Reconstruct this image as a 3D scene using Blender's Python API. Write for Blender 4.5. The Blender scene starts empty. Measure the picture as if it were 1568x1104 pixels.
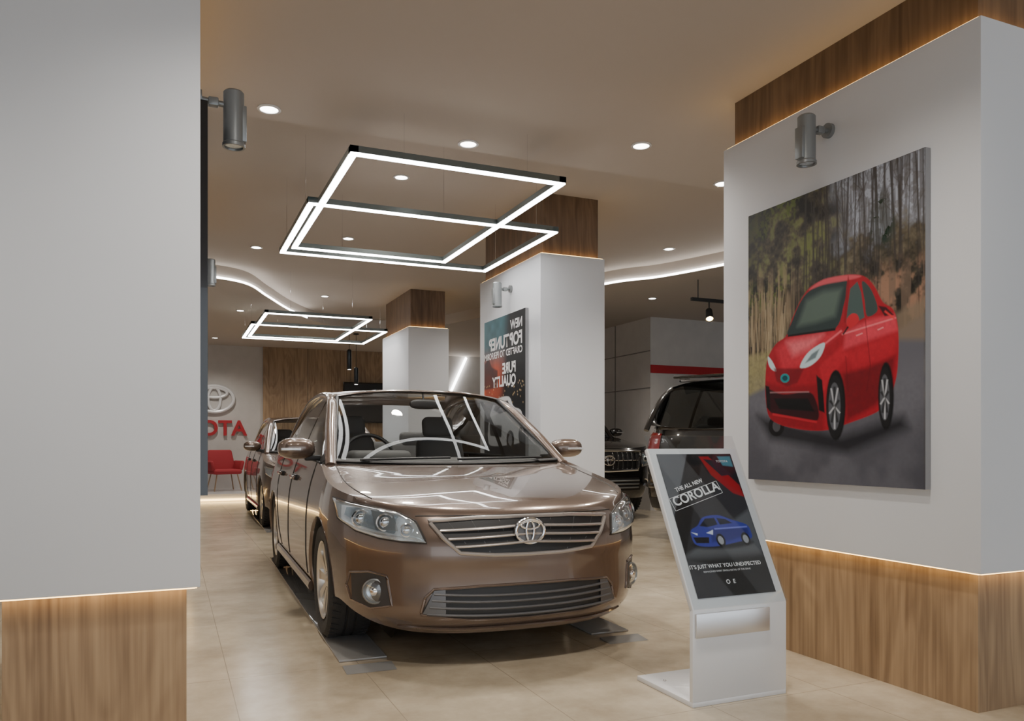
import bpy, bmesh, math, random
import numpy as np
from mathutils import Vector, Matrix
from mathutils.geometry import tessellate_polygon
random.seed(3)
SC=bpy.context.scene
COL=SC.collection
def srgb(r,g,b):
    f=lambda c:(c/255/12.92) if c/255<=0.04045 else ((c/255+0.055)/1.055)**2.4
    return (f(r),f(g),f(b))
# ------------------------------------------------------------ materials
def new_mat(name):
    m=bpy.data.materials.new(name); m.use_nodes=True
    nt=m.node_tree; b=nt.nodes['Principled BSDF']
    return m,nt,b
def mat(name,col,rough=0.5,metal=0.0,coat=0.0,var=0.0,scale=20,emit=None,es=0,bump=0.0,spec=None):
    m,nt,b=new_mat(name)
    b.inputs['Base Color'].default_value=(*col,1)
    b.inputs['Roughness'].default_value=rough
    b.inputs['Metallic'].default_value=metal
    b.inputs['Coat Weight'].default_value=coat
    b.inputs['Coat Roughness'].default_value=0.02
    if spec is not None: b.inputs['Specular IOR Level'].default_value=spec
    if emit:
        b.inputs['Emission Color'].default_value=(*emit,1); b.inputs['Emission Strength'].default_value=es
    if var>0 or bump>0:
        tc=nt.nodes.new('ShaderNodeTexCoord'); n=nt.nodes.new('ShaderNodeTexNoise'); n.inputs['Scale'].default_value=scale
        n.inputs['Detail'].default_value=4
        nt.links.new(tc.outputs['Object'],n.inputs['Vector'])
        if var>0:
            mx=nt.nodes.new('ShaderNodeMix'); mx.data_type='RGBA'
            mx.inputs['A'].default_value=(*[c*(1-var) for c in col],1); mx.inputs['B'].default_value=(*[min(1,c*(1+var)) for c in col],1)
            nt.links.new(n.outputs['Fac'],mx.inputs['Factor']); nt.links.new(mx.outputs['Result'],b.inputs['Base Color'])
        if bump>0:
            bp=nt.nodes.new('ShaderNodeBump'); bp.inputs['Strength'].default_value=bump; bp.inputs['Distance'].default_value=0.01
            nt.links.new(n.outputs['Fac'],bp.inputs['Height']); nt.links.new(bp.outputs['Normal'],b.inputs['Normal'])
    return m
def glass(name,tint,refl=0.9,power=3.0,base=0.05,rough=.01):
    m=bpy.data.materials.new(name); m.use_nodes=True; nt=m.node_tree; nt.nodes.clear()
    o=nt.nodes.new('ShaderNodeOutputMaterial'); t=nt.nodes.new('ShaderNodeBsdfTransparent'); g=nt.nodes.new('ShaderNodeBsdfGlossy')
    t.inputs['Color'].default_value=(*tint,1); g.inputs['Roughness'].default_value=rough; g.inputs['Color'].default_value=(refl,refl,refl,1)
    lw=nt.nodes.new('ShaderNodeLayerWeight'); lw.inputs['Blend'].default_value=0.5
    p=nt.nodes.new('ShaderNodeMath'); p.operation='POWER'; p.inputs[1].default_value=power
    a=nt.nodes.new('ShaderNodeMath'); a.operation='ADD'; a.inputs[1].default_value=base; a.use_clamp=True
    mx=nt.nodes.new('ShaderNodeMixShader')
    nt.links.new(lw.outputs['Facing'],p.inputs[0]); nt.links.new(p.outputs[0],a.inputs[0]); nt.links.new(a.outputs[0],mx.inputs['Fac'])
    nt.links.new(t.outputs[0],mx.inputs[1]); nt.links.new(g.outputs[0],mx.inputs[2]); nt.links.new(mx.outputs[0],o.inputs['Surface'])
    return m
def emis(name,col,s):
    m=bpy.data.materials.new(name); m.use_nodes=True; nt=m.node_tree; nt.nodes.clear()
    o=nt.nodes.new('ShaderNodeOutputMaterial'); e=nt.nodes.new('ShaderNodeEmission'); e.inputs['Color'].default_value=(*col,1); e.inputs['Strength'].default_value=s
    nt.links.new(e.outputs[0],o.inputs['Surface']); return m
def wood(name,c1,c2,rough=0.45):
    m,nt,b=new_mat(name); b.inputs['Roughness'].default_value=rough
    tc=nt.nodes.new('ShaderNodeTexCoord')
    def N(scale,det,dist=0):
        mp=nt.nodes.new('ShaderNodeMapping'); mp.inputs['Scale'].default_value=scale
        n=nt.nodes.new('ShaderNodeTexNoise'); n.inputs['Scale'].default_value=1; n.inputs['Detail'].default_value=det; n.inputs['Distortion'].default_value=dist
        nt.links.new(tc.outputs['Object'],mp.inputs['Vector']); nt.links.new(mp.outputs[0],n.inputs['Vector']); return n
    n1=N((3.5,3.5,.7),3,.6); n2=N((70,70,1.6),3); n3=N((18,18,1.0),3,.4)
    s=nt.nodes.new('ShaderNodeMath'); s.operation='MULTIPLY'; s.inputs[1].default_value=60
    nt.links.new(n1.outputs['Fac'],s.inputs[0])
    sn=nt.nodes.new('ShaderNodeMath'); sn.operation='SINE'; nt.links.new(s.outputs[0],sn.inputs[0])
    def MA(x,k,y):
        a=nt.nodes.new('ShaderNodeMath'); a.operation='MULTIPLY_ADD'; a.inputs[1].default_value=k; nt.links.new(x,a.inputs[0])
        if y is None: a.inputs[2].default_value=0
        else: nt.links.new(y,a.inputs[2])
        return a.outputs[0]
    v=MA(sn.outputs[0],.05,MA(n2.outputs['Fac'],.35,MA(n3.outputs['Fac'],.40,MA(n1.outputs['Fac'],.30,None))))
    r=nt.nodes.new('ShaderNodeValToRGB'); r.color_ramp.elements[0].position=.34; r.color_ramp.elements[0].color=(*c1,1); r.color_ramp.elements[1].position=.70; r.color_ramp.elements[1].color=(*c2,1)
    nt.links.new(v,r.inputs[0]); nt.links.new(r.outputs[0],b.inputs['Base Color'])
    return m
M_wall=mat('white_paint',(.70,.715,.745),.75,var=.02,scale=3)
M_ceil=mat('ceiling_paint',(.48,.425,.375),.8,var=.02,scale=2)
M_soff=mat('soffit_paint',(.50,.45,.40),.8)
M_grey=mat('plaster_grey',(.56,.54,.52),.8,var=.12,scale=4)
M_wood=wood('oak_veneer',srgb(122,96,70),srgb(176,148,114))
M_wood_shade=wood('oak_veneer_shaded',srgb(84,64,48),srgb(126,100,76))  # same veneer for the column tops, their shade put into the colour
M_dark=mat('dark_metal',(.05,.055,.06),.35,.8)
M_edge=mat('panel_edge',(.30,.30,.31),.5)
M_gun=mat('gunmetal',(.28,.295,.30),.38,.6)
M_bar=mat('intake_bar',(.13,.13,.135),.35,.4)
M_alu=mat('aluminium_profile',(.20,.23,.23),.3,.8)
M_black=mat('black_plastic',(.014,.014,.015),.5)
M_pocket=mat('dark_grey_plastic',(.045,.045,.048),.45)
M_blackg=mat('black_gloss',(.01,.01,.012),.12,coat=.5)
M_rubber=mat('tyre_rubber',(.03,.03,.031),.7,bump=.3,scale=60)
M_paint=mat('taupe_paint',srgb(113,97,87),.24,.55,coat=1.0)
M_sblack=mat('black_paint',(.012,.011,.011),.2,.3,coat=1.0)
M_sgrey=mat('dark_bronze_paint',(.04,.038,.036),.25,.4,coat=1.0)
M_chrome=mat('chrome',(.85,.85,.86),.10,1.0)
M_satin=mat('satin_steel',(.70,.70,.71),.28,.8)
M_alloy=mat('alloy_wheel',(.70,.67,.62),.28,.9)
M_slat=mat('grille_slat',(.45,.415,.39),.26,.6,coat=.6)
M_refl=mat('lamp_reflector',(.68,.76,.90),.22,.8,var=.3,scale=30)
M_int=mat('interior_trim',(.075,.073,.07),.7)
M_seat=mat('seat_fabric',(.15,.145,.14),.85)
M_glass=glass('windscreen_glass',(.86,.88,.88),.8,5.0,.008)
M_sglass=glass('tinted_glass',(.40,.42,.42),.9,3.2,.05)
M_lens=glass('lamp_lens',(.93,.97,1.0),1,2.2,.14)
M_acr=glass('acrylic',(.93,.95,.96),.9,4,.03)
M_strip=mat('acrylic_runner',(.30,.295,.285),.08,0,coat=.8)
M_red=mat('red_lens',(.45,.01,.015),.15,coat=1)
M_redp=mat('red_paint',(.42,.012,.02),.4)
M_redf=mat('red_fabric',(.36,.03,.04),.8)
M_plast=mat('white_acrylic',(.72,.725,.74),.25,coat=.4)
M_led=emis('led_white',(1,.99,.97),17)
M_led2=emis('led_curve',(1,.98,.95),14)
M_warm=emis('led_warm',(1,.64,.24),8)
M_down=emis('downlight_glow',(1,.96,.9),14)
M_amber=emis('amber_lamp',(1,.7,.3),40)
M_wtext=mat('white_print',(.85,.85,.85),.5)
M_seam=mat('dark_seam',(.03,.026,.024),.6)
M_gseam=mat('grey_seam',(.22,.21,.20),.6)
def vcol_mat():
    m,nt,b=new_mat('printed_picture'); a=nt.nodes.new('ShaderNodeVertexColor'); a.layer_name='Col'
    nt.links.new(a.outputs['Color'],b.inputs['Base Color']); b.inputs['Roughness'].default_value=.45; b.inputs['Specular IOR Level'].default_value=.3; return m
M_pic=vcol_mat()
def floor_mat():
    m,nt,b=new_mat('beige_floor_tile')
    tc=nt.nodes.new('ShaderNodeTexCoord'); mp=nt.nodes.new('ShaderNodeMapping'); mp.inputs['Location'].default_value=(.25,.35,0); mp.inputs['Rotation'].default_value=(0,0,math.pi/2)
    br=nt.nodes.new('ShaderNodeTexBrick'); br.inputs['Scale'].default_value=1; br.inputs['Brick Width'].default_value=1.2; br.inputs['Row Height'].default_value=.6
    br.inputs['Mortar Size'].default_value=.002; br.inputs['Mortar Smooth'].default_value=.2; br.offset=.0
    n=nt.nodes.new('ShaderNodeTexNoise'); n.inputs['Scale'].default_value=2.0; n.inputs['Detail'].default_value=9; n.inputs['Roughness'].default_value=.68
    r=nt.nodes.new('ShaderNodeValToRGB'); r.color_ramp.elements[0].position=.32; r.color_ramp.elements[0].color=(.37,.305,.215,1); r.color_ramp.elements[1].position=.68; r.color_ramp.elements[1].color=(.60,.515,.385,1)
    mx=nt.nodes.new('ShaderNodeMix'); mx.data_type='RGBA'; mx.inputs['B'].default_value=(.30,.25,.18,1)
    nt.links.new(tc.outputs['Object'],mp.inputs['Vector']); nt.links.new(mp.outputs[0],br.inputs['Vector']); nt.links.new(tc.outputs['Object'],n.inputs['Vector'])
    nt.links.new(n.outputs['Fac'],r.inputs[0]); nt.links.new(r.outputs[0],mx.inputs['A']); nt.links.new(br.outputs['Fac'],mx.inputs['Factor'])
    nt.links.new(mx.outputs['Result'],b.inputs['Base Color'])
    b.inputs['Roughness'].default_value=.20; b.inputs['Specular IOR Level'].default_value=.5
    return m
M_floor=floor_mat()
# ------------------------------------------------------------ mesh builder
def empty(name,loc=(0,0,0),rz=0):
    e=bpy.data.objects.new(name,None); COL.objects.link(e); e.location=loc; e.rotation_euler=(0,0,rz); e.empty_display_size=.2; return e
class MB:
    def __init__(s): s.v=[];s.f=[];s.m=[];s.mats=[];s.up=None
    def mi(s,m):
        if m not in s.mats: s.mats.append(m)
        return s.mats.index(m)
    def add(s,vs,fs,m):
        o=len(s.v); s.v+= [tuple(v) for v in vs]; k=s.mi(m)
        for f in fs: s.f.append(tuple(i+o for i in f)); s.m.append(k)
    def grid(s,G,m,skip=None):
        R=len(G);C=len(G[0]); vs=[p for row in G for p in row]; fs=[]
        for i in range(R-1):
            for j in range(C-1):
                if skip and skip(i,j): continue
                fs.append((i*C+j,i*C+j+1,(i+1)*C+j+1,(i+1)*C+j))
        s.add(vs,fs,m)
    def box(s,c,sz,m,R=None,bev=0,seg=2,taper=None):
        bm=bmesh.new(); bmesh.ops.create_cube(bm,size=1)
        for v in bm.verts:
            v.co=Vector((v.co.x*sz[0],v.co.y*sz[1],v.co.z*sz[2]))
            if taper and v.co.z>0: v.co.x*=taper[0]; v.co.y*=taper[1]
        if bev>0: bmesh.ops.bevel(bm,geom=bm.edges[:],offset=bev,segments=seg,affect='EDGES',profile=.5)
        bm.verts.index_update(); vs=[]
        for v in bm.verts:
            p=v.co.copy()
            if R is not None: p=R@p
            vs.append(p+Vector(c))
        s.add(vs,[[v.index for v in f.verts] for f in bm.faces],m); bm.free()
    def b2(s,a,b,m,bev=0):
        s.box([(a[i]+b[i])/2 for i in range(3)],[abs(b[i]-a[i]) for i in range(3)],m,bev=bev)
    def tube(s,pts,ra,m,rb=None,n=8,closed=False,caps=True):
        rb=rb or ra; pts=[Vector(p) for p in pts]; N=len(pts); G=[]
        for i in range(N):
            if closed: t=pts[(i+1)%N]-pts[i-1]
            else: t=pts[min(i+1,N-1)]-pts[max(i-1,0)]
            t.normalize(); up=Vector((0,0,1)) if abs(t.z)<.95 else Vector((0,1,0))
            if closed and s.up: up=s.up
            n1=t.cross(up); n1.normalize(); n2=n1.cross(t)
            G.append([pts[i]+n1*ra*math.cos(2*math.pi*k/n)+n2*rb*math.sin(2*math.pi*k/n) for k in range(n)])
        vs=[p for r in G for p in r]; fs=[]
        for i in range(N if closed else N-1):
            i2=(i+1)%N
            for k in range(n): fs.append((i*n+k,i*n+(k+1)%n,i2*n+(k+1)%n,i2*n+k))
        if caps and not closed: fs.append(tuple(range(n))); fs.append(tuple((N-1)*n+k for k in range(n)))
        s.add(vs,fs,m)
    def lathe(s,prof,c,axis,m,n=32,cap=False):
        ax=Vector(axis).normalized(); u=ax.orthogonal().normalized(); w=ax.cross(u); c=Vector(c)
        vs=[];fs=[];K=len(prof)
        for (r,h) in prof:
            for k in range(n):
                a=2*math.pi*k/n; vs.append(c+ax*h+(u*math.cos(a)+w*math.sin(a))*r)
        for i in range(K-1):
            for k in range(n): fs.append((i*n+k,i*n+(k+1)%n,(i+1)*n+(k+1)%n,(i+1)*n+k))
        if cap: fs.append(tuple(range(n))); fs.append(tuple((K-1)*n+k for k in range(n)))
        s.add(vs,fs,m)
    def ell(s,c,r,m,R=None,n=20,sq=1.0):
        vs=[];fs=[];h=n//2
        f=lambda x:math.copysign(abs(x)**sq,x)
        for i in range(h+1):
            ph=math.pi*i/h
            for k in range(n):
                a=2*math.pi*k/n
                p=Vector((r[0]*f(math.sin(ph))*f(math.cos(a)),r[1]*f(math.sin(ph))*f(math.sin(a)),r[2]*f(math.cos(ph))))
                if R is not None:p=R@p
                vs.append(p+Vector(c))
        for i in range(h):
            for k in range(n): fs.append((i*n+k,i*n+(k+1)%n,(i+1)*n+(k+1)%n,(i+1)*n+k))
        s.add(vs,fs,m)
    def obj(s,name,parent=None,weld=True,ang=35,loc=None):
        me=bpy.data.meshes.new(name); me.from_pydata(s.v,[],s.f)
        for m in s.mats: me.materials.append(m)
        me.polygons.foreach_set('material_index',s.m)
        if weld:
            bm=bmesh.new(); bm.from_mesh(me); bmesh.ops.remove_doubles(bm,verts=bm.verts,dist=.0003); bmesh.ops.recalc_face_normals(bm,faces=bm.faces); bm.to_mesh(me); bm.free()
        me.polygons.foreach_set('use_smooth',[True]*len(me.polygons))
        me.set_sharp_from_angle(angle=math.radians(ang))
        o=bpy.data.objects.new(name,me); COL.objects.link(o)
        if parent: o.parent=parent
        if loc: o.location=loc
        return o
def text(body,size,m,M,parent,name,extrude=0.0,align='CENTER',shear=0,bold=0):
    cu=bpy.data.curves.new(name+'_c','FONT'); cu.body=body; cu.size=size; cu.extrude=extrude; cu.align_x=align; cu.align_y='CENTER'; cu.shear=shear; cu.offset=bold
    o=bpy.data.objects.new(name+'_t',cu); COL.objects.link(o)
    bpy.context.view_layer.update()
    dg=bpy.context.evaluated_depsgraph_get(); me=bpy.data.meshes.new_from_object(o.evaluated_get(dg))
    bpy.data.objects.remove(o)
    me.materials.clear(); me.materials.append(m); me.transform(M)
    ob=bpy.data.objects.new(name,me); COL.objects.link(ob); ob.parent=parent; return ob
def lamp(kind,name,loc,energy,col,parent=None,rot=(0,0,0),size=.05,spot=100,blend=.6):
    l=bpy.data.lights.new(name,kind); l.energy=energy; l.color=col
    if kind=='SPOT': l.spot_size=math.radians(spot); l.spot_blend=blend; l.shadow_soft_size=size
    elif kind=='POINT': l.shadow_soft_size=size
    elif kind=='AREA': l.size=size
    o=bpy.data.objects.new(name,l); COL.objects.link(o); o.location=loc; o.rotation_euler=rot
    if parent:o.parent=parent
    return o
class Sp:
    def __init__(s,x,y):
        s.x=list(x); s.y=list(y); n=len(x); d=[(y[i+1]-y[i])/(x[i+1]-x[i]) for i in range(n-1)]
        m=[d[0]]+[0 if d[i-1]*d[i]<=0 else 2*d[i-1]*d[i]/(d[i-1]+d[i]) for i in range(1,n-1)]+[d[-1]]; s.m=m
    def __call__(s,t):
        x,y,m=s.x,s.y,s.m
        if t<=x[0]: return y[0]
        if t>=x[-1]: return y[-1]
        i=0
        while t>x[i+1]: i+=1
        h=x[i+1]-x[i]; u=(t-x[i])/h
        return (2*u**3-3*u*u+1)*y[i]+(u**3-2*u*u+u)*h*m[i]+(-2*u**3+3*u*u)*y[i+1]+(u**3-u*u)*h*m[i+1]
# ------------------------------------------------------------ car body
SED=dict(L=4.55,p=2.7,yFe=.95,yRe=3.80,zb=.18,
 ZB=Sp([.1,.2,.32,.45,.58,1.28,1.35,3.2,3.28,3.98,4.55],[.150,.158,.185,.235,.285,.20,.20,.20,.20,.28,.27]),
 W=Sp([.15,.22,.3,.45,.6,.7,.8,.9,1.0,1.05],[.80,.850,.875,.885,.884,.878,.862,.835,.80,.78]),
 Y0=Sp([.15,.20,.25,.30,.40,.46,.53,.60,.66,.72,.76,.87],[.08,.035,.005,.006,.016,.012,.0,.012,.04,.075,.11,.2]),
 YR=Sp([.17,.3,.45,.8,.95,1.05],[.12,.03,.0,.03,.05,.10]),
 ZS=Sp([.08,.2,.4,.6,.95,1.3,2,3,3.9,4.3,4.55],[.735,.765,.80,.832,.886,.95,.966,.98,1.0,1.02,1.0]),
 ZC=Sp([.08,.2,.5,.8,1.06],[.735,.787,.858,.908,.942]),cowl=(1.06,.942),cowlk=1.3,
 deck=(4.06,1.03),deckk=3.95,
 wy=[.93,3.62],wr=.315,wa=.352,
 ws=((1.10,.17,.735,.947,.965),(1.95,.075,.595,1.440,1.395)),
 rail=([1.22,1.6,2.0,2.3,2.7,3.1,3.45,3.8,4.06],[.765,.705,.636,.605,.592,.60,.63,.685,.725],[.95,1.18,1.38,1.432,1.455,1.435,1.34,1.14,1.0]),
 roof=(1.95,3.38,2.02,3.40,[1.9,2.3,2.7,3.1,3.4],[1.436,1.472,1.482,1.465,1.41]),
 rg=((3.38,.02,.585,1.415,1.345),(4.08,-.1,.69,1.03,1.03)),
 side=(1.32,3.98,3.55),bp=[2.40],wf=1.1)
SUV=dict(L=4.7,p=3.2,yFe=.85,yRe=4.1,zb=.30,ZB=Sp([0,5],[.30,.30]),
 W=Sp([.28,.36,.5,.8,1.0,1.12,1.3],[.85,.90,.93,.94,.93,.91,.86]),
 Y0=Sp([.28,.4,.6,.8,.95,1.05,1.15],[.14,.06,.02,.0,.02,.06,.14]),
 YR=Sp([.28,.4,.6,.9,1.1,1.3],[.08,.02,.0,.03,.06,.12]),
 ZS=Sp([.08,.3,.9,1.3,2.5,4.0,4.7],[1.02,1.06,1.12,1.18,1.21,1.24,1.25]),
 ZC=Sp([.08,.3,.7,1.1],[1.02,1.09,1.15,1.18]),cowl=(1.15,1.18),cowlk=1.35,
 deck=(4.55,1.25),deckk=4.3,
 wy=[.88,3.68],wr=.38,wa=.43,
 ws=((1.20,.15,.78,1.18,1.19),(1.95,.06,.655,1.80,1.75)),
 rail=([1.28,1.6,1.95,2.2,2.8,3.5,4.1,4.35,4.55,4.64],[.83,.77,.70,.68,.67,.675,.69,.72,.78,.80],[1.18,1.46,1.71,1.77,1.80,1.80,1.77,1.66,1.4,1.25]),
 roof=(1.95,4.28,2.0,4.2,[1.9,2.2,2.8,3.5,4.2],[1.80,1.845,1.86,1.86,1.82]),
 rg=((4.28,.0,.66,1.80,1.72),(4.6,-.04,.74,1.26,1.26)),
 side=(1.37,4.60,4.2),bp=[2.45,3.4],wf=1.2)
class Car:
    def __init__(s,P):
        s.P=P
    def Fpt(s,x,z):
        P=s.P; W=P['W'](z); y0=P['Y0'](z); t=min(1,abs(x)/W); return Vector((x,y0+(P['yFe']-y0)*(1-(max(0,1-t**P['p']))**(1/P['p'])),z))
    def Rpt(s,x,z):
        P=s.P; W=P['W'](z); y0=P['YR'](z); t=min(1,abs(x)/W); Lr=P['L']-P['yRe']
        return Vector((x,P['L']-(y0+(Lr-y0)*(1-(max(0,1-t**P['p']))**(1/P['p']))),z))
    def sx(s,y,z):
        P=s.P; W=P['W'](z); p=P['p']
        if y<P['yFe']:
            y0=P['Y0'](z); t=max(0,(y-y0)/(P['yFe']-y0)); return W*(1-(1-t)**p)**(1/p)
        if y>P['yRe']:
            y0=P['YR'](z); Lr=P['L']-P['yRe']; t=max(0,(P['L']-y-y0)/(Lr-y0)); t=min(1,t); return W*(1-(1-t)**p)**(1/p)
        return W
    def nrm(s,F,x,z):
        e=.004; a=F(x+e,z)-F(x-e,z); b=F(x,z+e)-F(x,z-e); n=a.cross(b); n.normalize()
        if n.dot(F(x,z)-Vector((0,s.P['L']/2,z)))<0: n=-n
        return n
    def wall(s,key,v):
        P=s.P; k,a=key; e=2/P['p']; L=P['L']
        if k=='F':
            sn=math.sin(a)**e; cs=max(0,math.cos(a))**e
            yn=.1+(P['yFe']-.1)*(1-cs); zs=P['ZS'](yn); zb=P['ZB'](yn); z=zb+v*(zs-zb); y0=P['Y0'](z)
            return Vector((P['W'](z)*sn,y0+(P['yFe']-y0)*(1-cs),z))
        if k=='S':
            zs=P['ZS'](a); zb=P['ZB'](a); z=zb+v*(zs-zb); return Vector((P['W'](z),a,z))
        sn=math.sin(a)**e; cs=max(0,math.cos(a))**e; Lr=L-P['yRe']
        yn=L-Lr*(1-cs); zs=P['ZS'](yn); zb=P['ZB'](yn); z=zb+v*(zs-zb); y0=P['YR'](z)
        return Vector((P['W'](z)*sn,L-(y0+(Lr-y0)*(1-cs)),z))
def patch(mb,car,bot,top,m,off=.003,bulge=0,n=24,k=8,rear=False,both=True):
    F=car.Rpt if rear else car.Fpt
    def res(pts,t):
        d=[0]
        for i in range(len(pts)-1): d.append(d[-1]+math.dist(pts[i],pts[i+1]))
        s=t*d[-1]
        for i in range(len(pts)-1):
            if s<=d[i+1]+1e-9:
                u=(s-d[i])/max(1e-9,d[i+1]-d[i]); return (pts[i][0]+(pts[i+1][0]-pts[i][0])*u,pts[i][1]+(pts[i+1][1]-pts[i][1])*u)
        return pts[-1]
    for sg in ((1,-1) if both else (1,)):
        G=[]
        for j in range(k+1):
            row=[]
            for i in range(n+1):
                a=res(bot,i/n); b=res(top,i/n); v=j/k
                x=(a[0]*(1-v)+b[0]*v)*sg; z=a[1]*(1-v)+b[1]*v
                o=off
                if bulge: o+=bulge*min(1,4*math.sin(math.pi*i/n))**.5*min(1,2*math.sin(math.pi*v))**.5
                row.append(F(x,z)+car.nrm(F,x,z)*o)
            G.append(row)
        mb.grid(G,m)
def outline(car,pts,sg,off,rear=False,dens=8):
    F=car.Rpt if rear else car.Fpt; out=[]
    N=len(pts)
    for i in range(N):
        a=pts[i]; b=pts[(i+1)%N]
        for k in range(dens):
            u=k/dens; x=(a[0]*(1-u)+b[0]*u)*sg; z=a[1]*(1-u)+b[1]*u
            out.append(F(x,z)+car.nrm(F,x,z)*off)
    return out
def wheel(mb,c,R,w,sg,spokes=10):
    c=Vector(c); ax=Vector((sg,0,0)); q=R/.315; rr=.215*q
    mb.lathe([(rr,-w*.48),(rr+.03*q,-w*.53),(R-.025*q,-w*.53),(R-.006*q,-w*.44),(R,-w*.3),(R,-.032*q),(R-.008,-.028*q),(R-.008,-.02*q),(R,-.016*q),(R,.016*q),(R-.008,.02*q),(R-.008,.028*q),(R,.032*q),(R,w*.3),(R-.006*q,w*.44),(R-.025*q,w*.53),(rr+.03*q,w*.53),(rr,w*.46)],c,ax,M_rubber,n=56)
    for k in range(44):
        a=2*math.pi*k/44
        for e in (-1,1):
            p=c+ax*(w*.37*e)+Vector((0,math.cos(a),math.sin(a)))*(R-.002)
            Rm=Matrix.Rotation(a+math.pi/2,3,'X')@Matrix.Rotation(.3*e,3,'Z')
            mb.box(p,(w*.2,.018*q,.007),M_rubber,R=Rm)
    mb.lathe([(rr,w*.5),(rr-.008,w*.49),(rr-.02*q,w*.35),(rr-.025*q,-w*.4),(rr,-w*.48)],c,ax,M_alloy,n=48)
    mb.lathe([(.001,-.01),(.14*q,-.01),(.145*q,-.02)],c,ax,M_gun,n=32)
    mb.lathe([(.001,w*.42),(.03*q,w*.42),(.04*q,w*.38),(.055*q,w*.34),(.055*q,.0)],c,ax,M_alloy,n=24)
    for k in range(spokes):
        a=2*math.pi*k/spokes
        d=Vector((0,math.cos(a),math.sin(a))); t=Vector((0,-math.sin(a),math.cos(a)))
        A=c+ax*(w*.38)
        r0=.045*q;r1=rr-.012*q
        w0=.015*q;w1=.028*q
        ps=[A+d*r0-t*w0,A+d*r0+t*w0,A+d*r1+t*w1+ax*w*.06,A+d*r1-t*w1+ax*w*.06]
        ps2=[p-ax*.03 for p in ps]
        mb.add(ps+ps2,[(0,1,2,3),(0,4,5,1),(1,5,6,2),(2,6,7,3),(3,7,4,0),(4,7,6,5)],M_alloy)
    for k in range(5):
        a=2*math.pi*k/5; mb.lathe([(.001,w*.385),(.006,w*.385),(.006,w*.33)],c+Vector((0,math.cos(a),math.sin(a)))*.042*q,ax,M_gun,n=8)
def build_car(name,P,paint,loc,rz,kind,detail=True):
    E=empty(name,loc,rz); car=Car(P); L=P['L']; ZB=P['ZB']
    nF,nR=48,30
    th=lambda n:[math.pi/2*i/(n-1) for i in range(n)]
    keys=[('F',a) for a in th(nF)]
    nS=int((P['yRe']-P['yFe'])/.04)
    ysl=[P['yFe']+(P['yRe']-P['yFe'])*i/nS for i in range(1,nS)]
    for q in (P['cowlk'],):
        ysl[min(range(len(ysl)),key=lambda i:abs(ysl[i]-q))]=q
    keys+=[('S',y) for y in ysl]+[('R',a) for a in reversed(th(nR))]
    NV=34
    G=[[car.wall(k,v/NV) for k in keys] for v in range(NV+1)]
    C=[p.copy() for p in G[-1]]
    inside=[[False]*len(keys) for _ in range(NV+1)]
    for j in range(NV+1):
        for i,p in enumerate(G[j]):
            if p.x<.55: continue
            for wy in P['wy']:
                if math.hypot(p.y-wy,p.z-P['wr'])<P['wa']: inside[j][i]=wy
    def sk(j,i): return all(inside[a][b] is not False for a,b in ((j,i),(j,i+1),(j+1,i),(j+1,i+1)))
    for j in range(NV+1):
        for i in range(len(keys)):
            if inside[j][i] is not False:
                wy=inside[j][i]; p=G[j][i]; d=Vector((0,p.y-wy,p.z-P['wr'])); r=d.length
                if r>1e-4:
                    d.normalize()
                    if j==0 and abs(p.z-P['wr'])<.2:
                        dz=p.z-P['wr']; ny=wy+math.copysign(math.sqrt(max(0,P['wa']**2-dz*dz)),p.y-wy); nz=p.z
                    else: ny=wy+d.y*P['wa']; nz=P['wr']+d.z*P['wa']
                    zb=ZB(ny)
                    if nz>zb-.06:
                        nz=max(nz,zb); G[j][i]=Vector((car.sx(ny,nz),ny,nz))
    mb=MB()
    for sg in (1,-1):
        mb.grid([[Vector((p.x*sg,p.y,p.z)) for p in row] for row in G],paint,sk)
    def coons(c0,c1,d0,d1):
        m=len(c0)-1;n=len(d0)-1; out=[]
        for j in range(n+1):
            v=j/n; row=[]
            for i in range(m+1):
                u=i/m
                row.append(c0[i]*(1-v)+c1[i]*v+d0[j]*(1-u)+d1[j]*u-(c0[0]*(1-u)*(1-v)+c0[-1]*u*(1-v)+c1[0]*(1-u)*v+c1[-1]*u*v))
            out.append(row)
        return out
    mI=29
    iC=min(range(len(keys)),key=lambda i:abs(C[i].y-P['cowlk']) if keys[i][0]=='S' else 9)
    c0=C[0:mI+1]; d1=C[mI:iC+1]; n=len(d1)-1
    yc,zc=P['cowl']; y0=C[0].y
    d0=[Vector((0,y0+(yc-y0)*(j/n),P['ZC'](y0+(yc-y0)*(j/n)))) for j in range(n+1)]
    K=C[iC]; c1=[Vector((K.x*(c0[i].x/c0[-1].x),yc+(K.y-yc)*((c0[i].x/c0[-1].x)**2.2),zc+(K.z-zc)*(c0[i].x/c0[-1].x)**2)) for i in range(mI+1)]
    d0[0]=c0[0].copy()
    H=coons(c0,c1,d0,d1)
    for sg in (1,-1): mb.grid([[Vector((p.x*sg,p.y,p.z)) for p in row] for row in H],paint)
    keysR=len(keys)
    iD=min(range(keysR),key=lambda i:abs(C[i].y-P['deckk']) if (keys[i][0]=='S' or C[i].x>.6) and C[i].y>2 else 9)
    mR=keysR-1-18
    if iD>=mR: iD=mR-3
    c0=[C[keysR-1-i] for i in range(keysR-mR)]; d1=[C[mR-i] for i in range(mR-iD+1)]; n=len(d1)-1; m2=len(c0)-1
    yc,zc=P['deck']; y0=c0[0].y
    d0=[Vector((0,y0+(yc-y0)*(j/n),c0[0].z*(1-j/n)+zc*(j/n)+.015*math.sin(math.pi*j/n))) for j in range(n+1)]
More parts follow.
